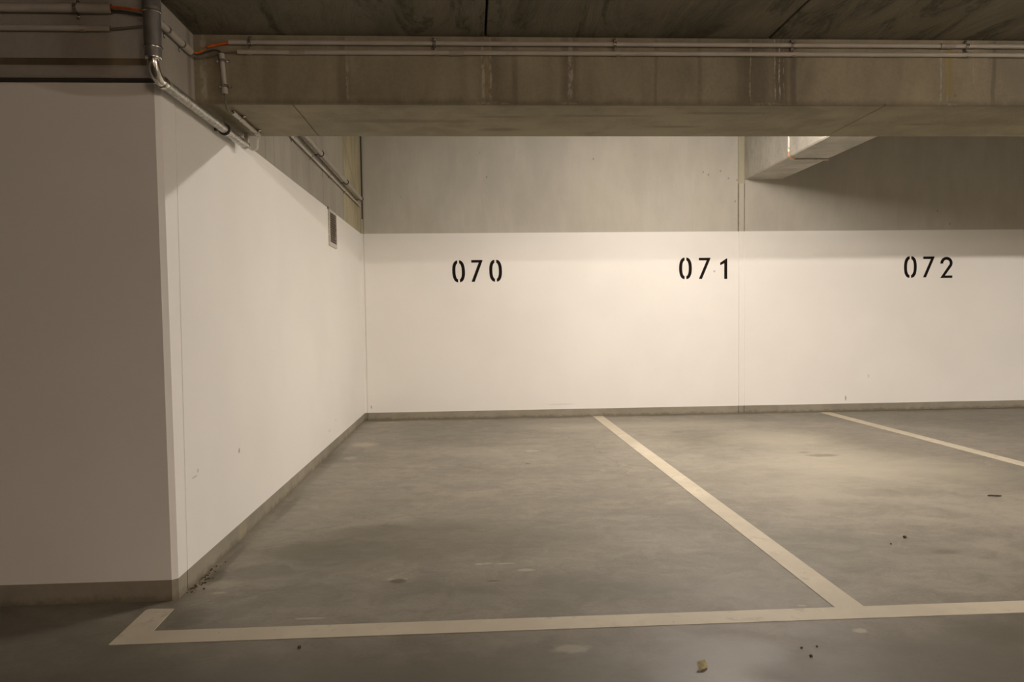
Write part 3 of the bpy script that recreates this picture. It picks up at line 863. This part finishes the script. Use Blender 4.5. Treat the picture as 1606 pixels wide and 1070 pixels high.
cable([(-1.065, 3.90, 2.072), (-1.0665, 3.926, 2.069), (-1.079, 3.945, 2.055), (-1.086, 3.965, 2.037), (-1.094, 3.985, 2.020), (-1.112, 3.995, 2.014), (-1.130, 4.0, 2.018), (-1.142, 3.995, 2.026)], 0.0048, M_PVC_WHITE, 'white cable looping from the under-beam conduit to the galvanised pipe end')

# ------------------------------------------------------------------ cross beam wiring
xc = conduit((XJ1 - 0.010, 7.193, 2.712), (XJ1 - 0.010, 7.193, ZR - 0.005), 0.010, 'white upright conduit on the side of the cross beam', mat=M_PVC_WHITE)
plastic_clip(xc, (XJ1 - 0.010, 7.193, 2.742), ZV, (-1, 0, 0), YV, 0.010)
cable([(XJ1 - 0.010, 7.193, 2.74), (XJ1 - 0.010, 7.193, 2.705), (XJ1 - 0.004, 7.2, 2.678), (XJ1 + 0.016, 7.215, 2.656), (XJ1 + 0.055, 7.25, 2.652), (XJ1 + 0.10, 7.275, 2.655), (XJ1 + 0.14, 7.28, 2.655)], 0.0045, M_ORANGE_PALE, 'thin orange cable curling under the edge of the cross beam')
xu = conduit((XJ1 + 0.09, 7.28, ZCB - 0.010), (XC1 - 0.01, 7.282, ZCB - 0.010), 0.010, 'grey conduit across the underside of the cross beam')
plastic_clip(xu, (XJ1 + 0.30, 7.281, ZCB - 0.010), XV, NZ, YV, 0.010)

# ------------------------------------------------------------------ ventilation grille
vg = thing('ventilation_grille', (XL, 6.65, 1.765), 'white-framed perforated metal vent at the top of the white left wall', 'vent')
Y0, Y1, Z0_, Z1_ = 6.470, 6.818, 1.765, 2.078
y0, y1, z0, z1 = 6.505, 6.795, 1.800, 2.055
b = bmesh.new()
F = 0.012
for lo_, hi_ in (((XL - 0.001, Y0, Z0_), (XL + F, y0, Z1_)), ((XL - 0.001, y1, Z0_), (XL + F, Y1, Z1_)), ((XL - 0.001, y0, Z0_), (XL + F, y1, z0)), ((XL - 0.001, y0, z1), (XL + F, y1, Z1_))):
    box(b, lo_, hi_)
bmesh.ops.remove_doubles(b, verts=b.verts, dist=1e-5)
obj('frame', b, M_FRAME, vg)
b = bmesh.new(); box(b, (XL - 0.001, y0, z0), (XL + 0.0015, y1, z1))
obj('hole_shade', b, M_HOLE, vg)  # dark sheet paints the shade of an opening that is not cut
NB = 13
for k in range(1, NB):
    zc = z0 + (z1 - z0) * k / NB
    b = bmesh.new(); box(b, (XL + 0.005, y0, zc - 0.0030), (XL + 0.010, y1, zc + 0.0030))
    obj('bar', b, M_BAR, vg)
for k in range(1, 5):
    yc = y0 + (y1 - y0) * k / 5
    b = bmesh.new(); box(b, (XL + 0.0035, yc - 0.009, z0), (XL + 0.008, yc + 0.009, z1))
    obj('upright_bar', b, M_BAR, vg)
b = bmesh.new(); lathe(b, (XL - 0.001, 6.458, 2.080), XV, [(0, 0.010), (0.006, 0.010), (0.009, 0.006)], 12)
tag(obj('bolt_head', b, M_RUBBER, None, None), 'small dark bolt at the upper left corner of the vent', 'bolt')

# ------------------------------------------------------------------ small things on the floor
b = bmesh.new()
n = 8
vv = []
for i in range(n + 1):
    row = []
    for j in range(n + 1):
        s, t = i / n * 2 - 1, j / n * 2 - 1
        wv = 0.011 * (1 - 0.55 * s * s) * (1 + 0.12 * math.sin(9 * s + t))
        x_ = 0.0235 * s
        y_ = wv * t + 0.004 * s
        y_ *= 1.35
        z_ = 0.004 + 0.006 * t + 0.006 * (1 - s * s) - 0.003 * t * t + 0.007 * max(0, s - 0.3) ** 2 + 0.0015 * math.sin(5 * s + 2 * t)
        row.append(b.verts.new((x_, y_, z_)))
    vv.append(row)
for i in range(n):
    for j in range(n):
        b.faces.new((vv[i][j], vv[i + 1][j], vv[i + 1][j + 1], vv[i][j + 1]))
bmesh.ops.solidify(b, geom=b.faces[:], thickness=0.0008)
mn = min(v.co.z for v in b.verts)
bmesh.ops.rotate(b, verts=b.verts, cent=(0, 0, 0), matrix=Matrix.Rotation(0.5, 3, 'Z'))
bmesh.ops.translate(b, verts=b.verts, vec=(0.7176, 2.285, 0.0003 - mn))
tag(obj('dry_leaf', b, M_LEAF, None, (0.7176, 2.285, 0), True), 'pale yellow curled dry leaf on the floor in front of the long line', 'leaf')

b = bmesh.new()
tube(b, spline([(3.128, 4.332, 0.005), (3.148, 4.328, 0.007), (3.175, 4.322, 0.006), (3.205, 4.318, 0.005)], 5), [0.003] + [0.0048] * 13 + [0.004, 0.002], 7)
tag(obj('twig', b, M_TWIG, None, (3.167, 4.325, 0), True), 'short brown twig on the floor of stall 071 near the right edge', 'twig')

def grit(x_, y_, r, label):
    b = bmesh.new()
    bmesh.ops.create_icosphere(b, subdivisions=2, radius=r)
    for v in b.verts:
        k = 1 + 0.3 * math.sin(v.co.x * 900 + v.co.y * 500) * random.uniform(0.4, 1)
        v.co = Vector((v.co.x * k * 1.1, v.co.y * k, v.co.z * k * 0.75))
    mn = min(v.co.z for v in b.verts)
    bmesh.ops.translate(b, verts=b.verts, vec=(x_, y_, -mn - 0.0005))
    tag(obj('pebble', b, M_STONE, None, (x_, y_, 0)), label, 'stone')
grit(2.1468, 3.5633, 0.0085, 'largest dark pebble, on the floor of stall 071')
grit(2.0205, 3.4698, 0.0045, 'tiny dark crumb beside the largest pebble in stall 071')
grit(1.0924, 2.3994, 0.0040, 'dark crumb in the aisle, left one of the two nearest the long line')
grit(1.1475, 2.4045, 0.0036, 'dark crumb in the aisle, right one of the two nearest the long line')
grit(1.0964, 2.3373, 0.0050, 'dark crumb in the aisle, nearest the viewer of the trio right of the leaf')
grit(-0.605, 2.545, 0.0060, 'dark crumb just in front of the left part of the long line')

b = bmesh.new()
for k in range(46):
    t = random.random() ** 1.6
    x_ = XL + 0.006 + abs(random.gauss(0, 0.022))
    y_ = 3.13 + t * 0.42 + random.uniform(-0.03, 0.03)
    r = random.uniform(0.0018, 0.0055)
    m_ = Matrix.Translation((x_, y_, r * 0.4)) @ Matrix.Rotation(random.uniform(0, 3), 4, 'Z') @ Matrix.Diagonal((1.5, 1.0, 0.6, 1))
    bmesh.ops.create_icosphere(b, subdivisions=1, radius=r, matrix=m_)
tag(obj('debris', b, M_TWIG), 'brown crumbs of dirt at the foot of the pillar corner', 'dirt', None, 'stuff')
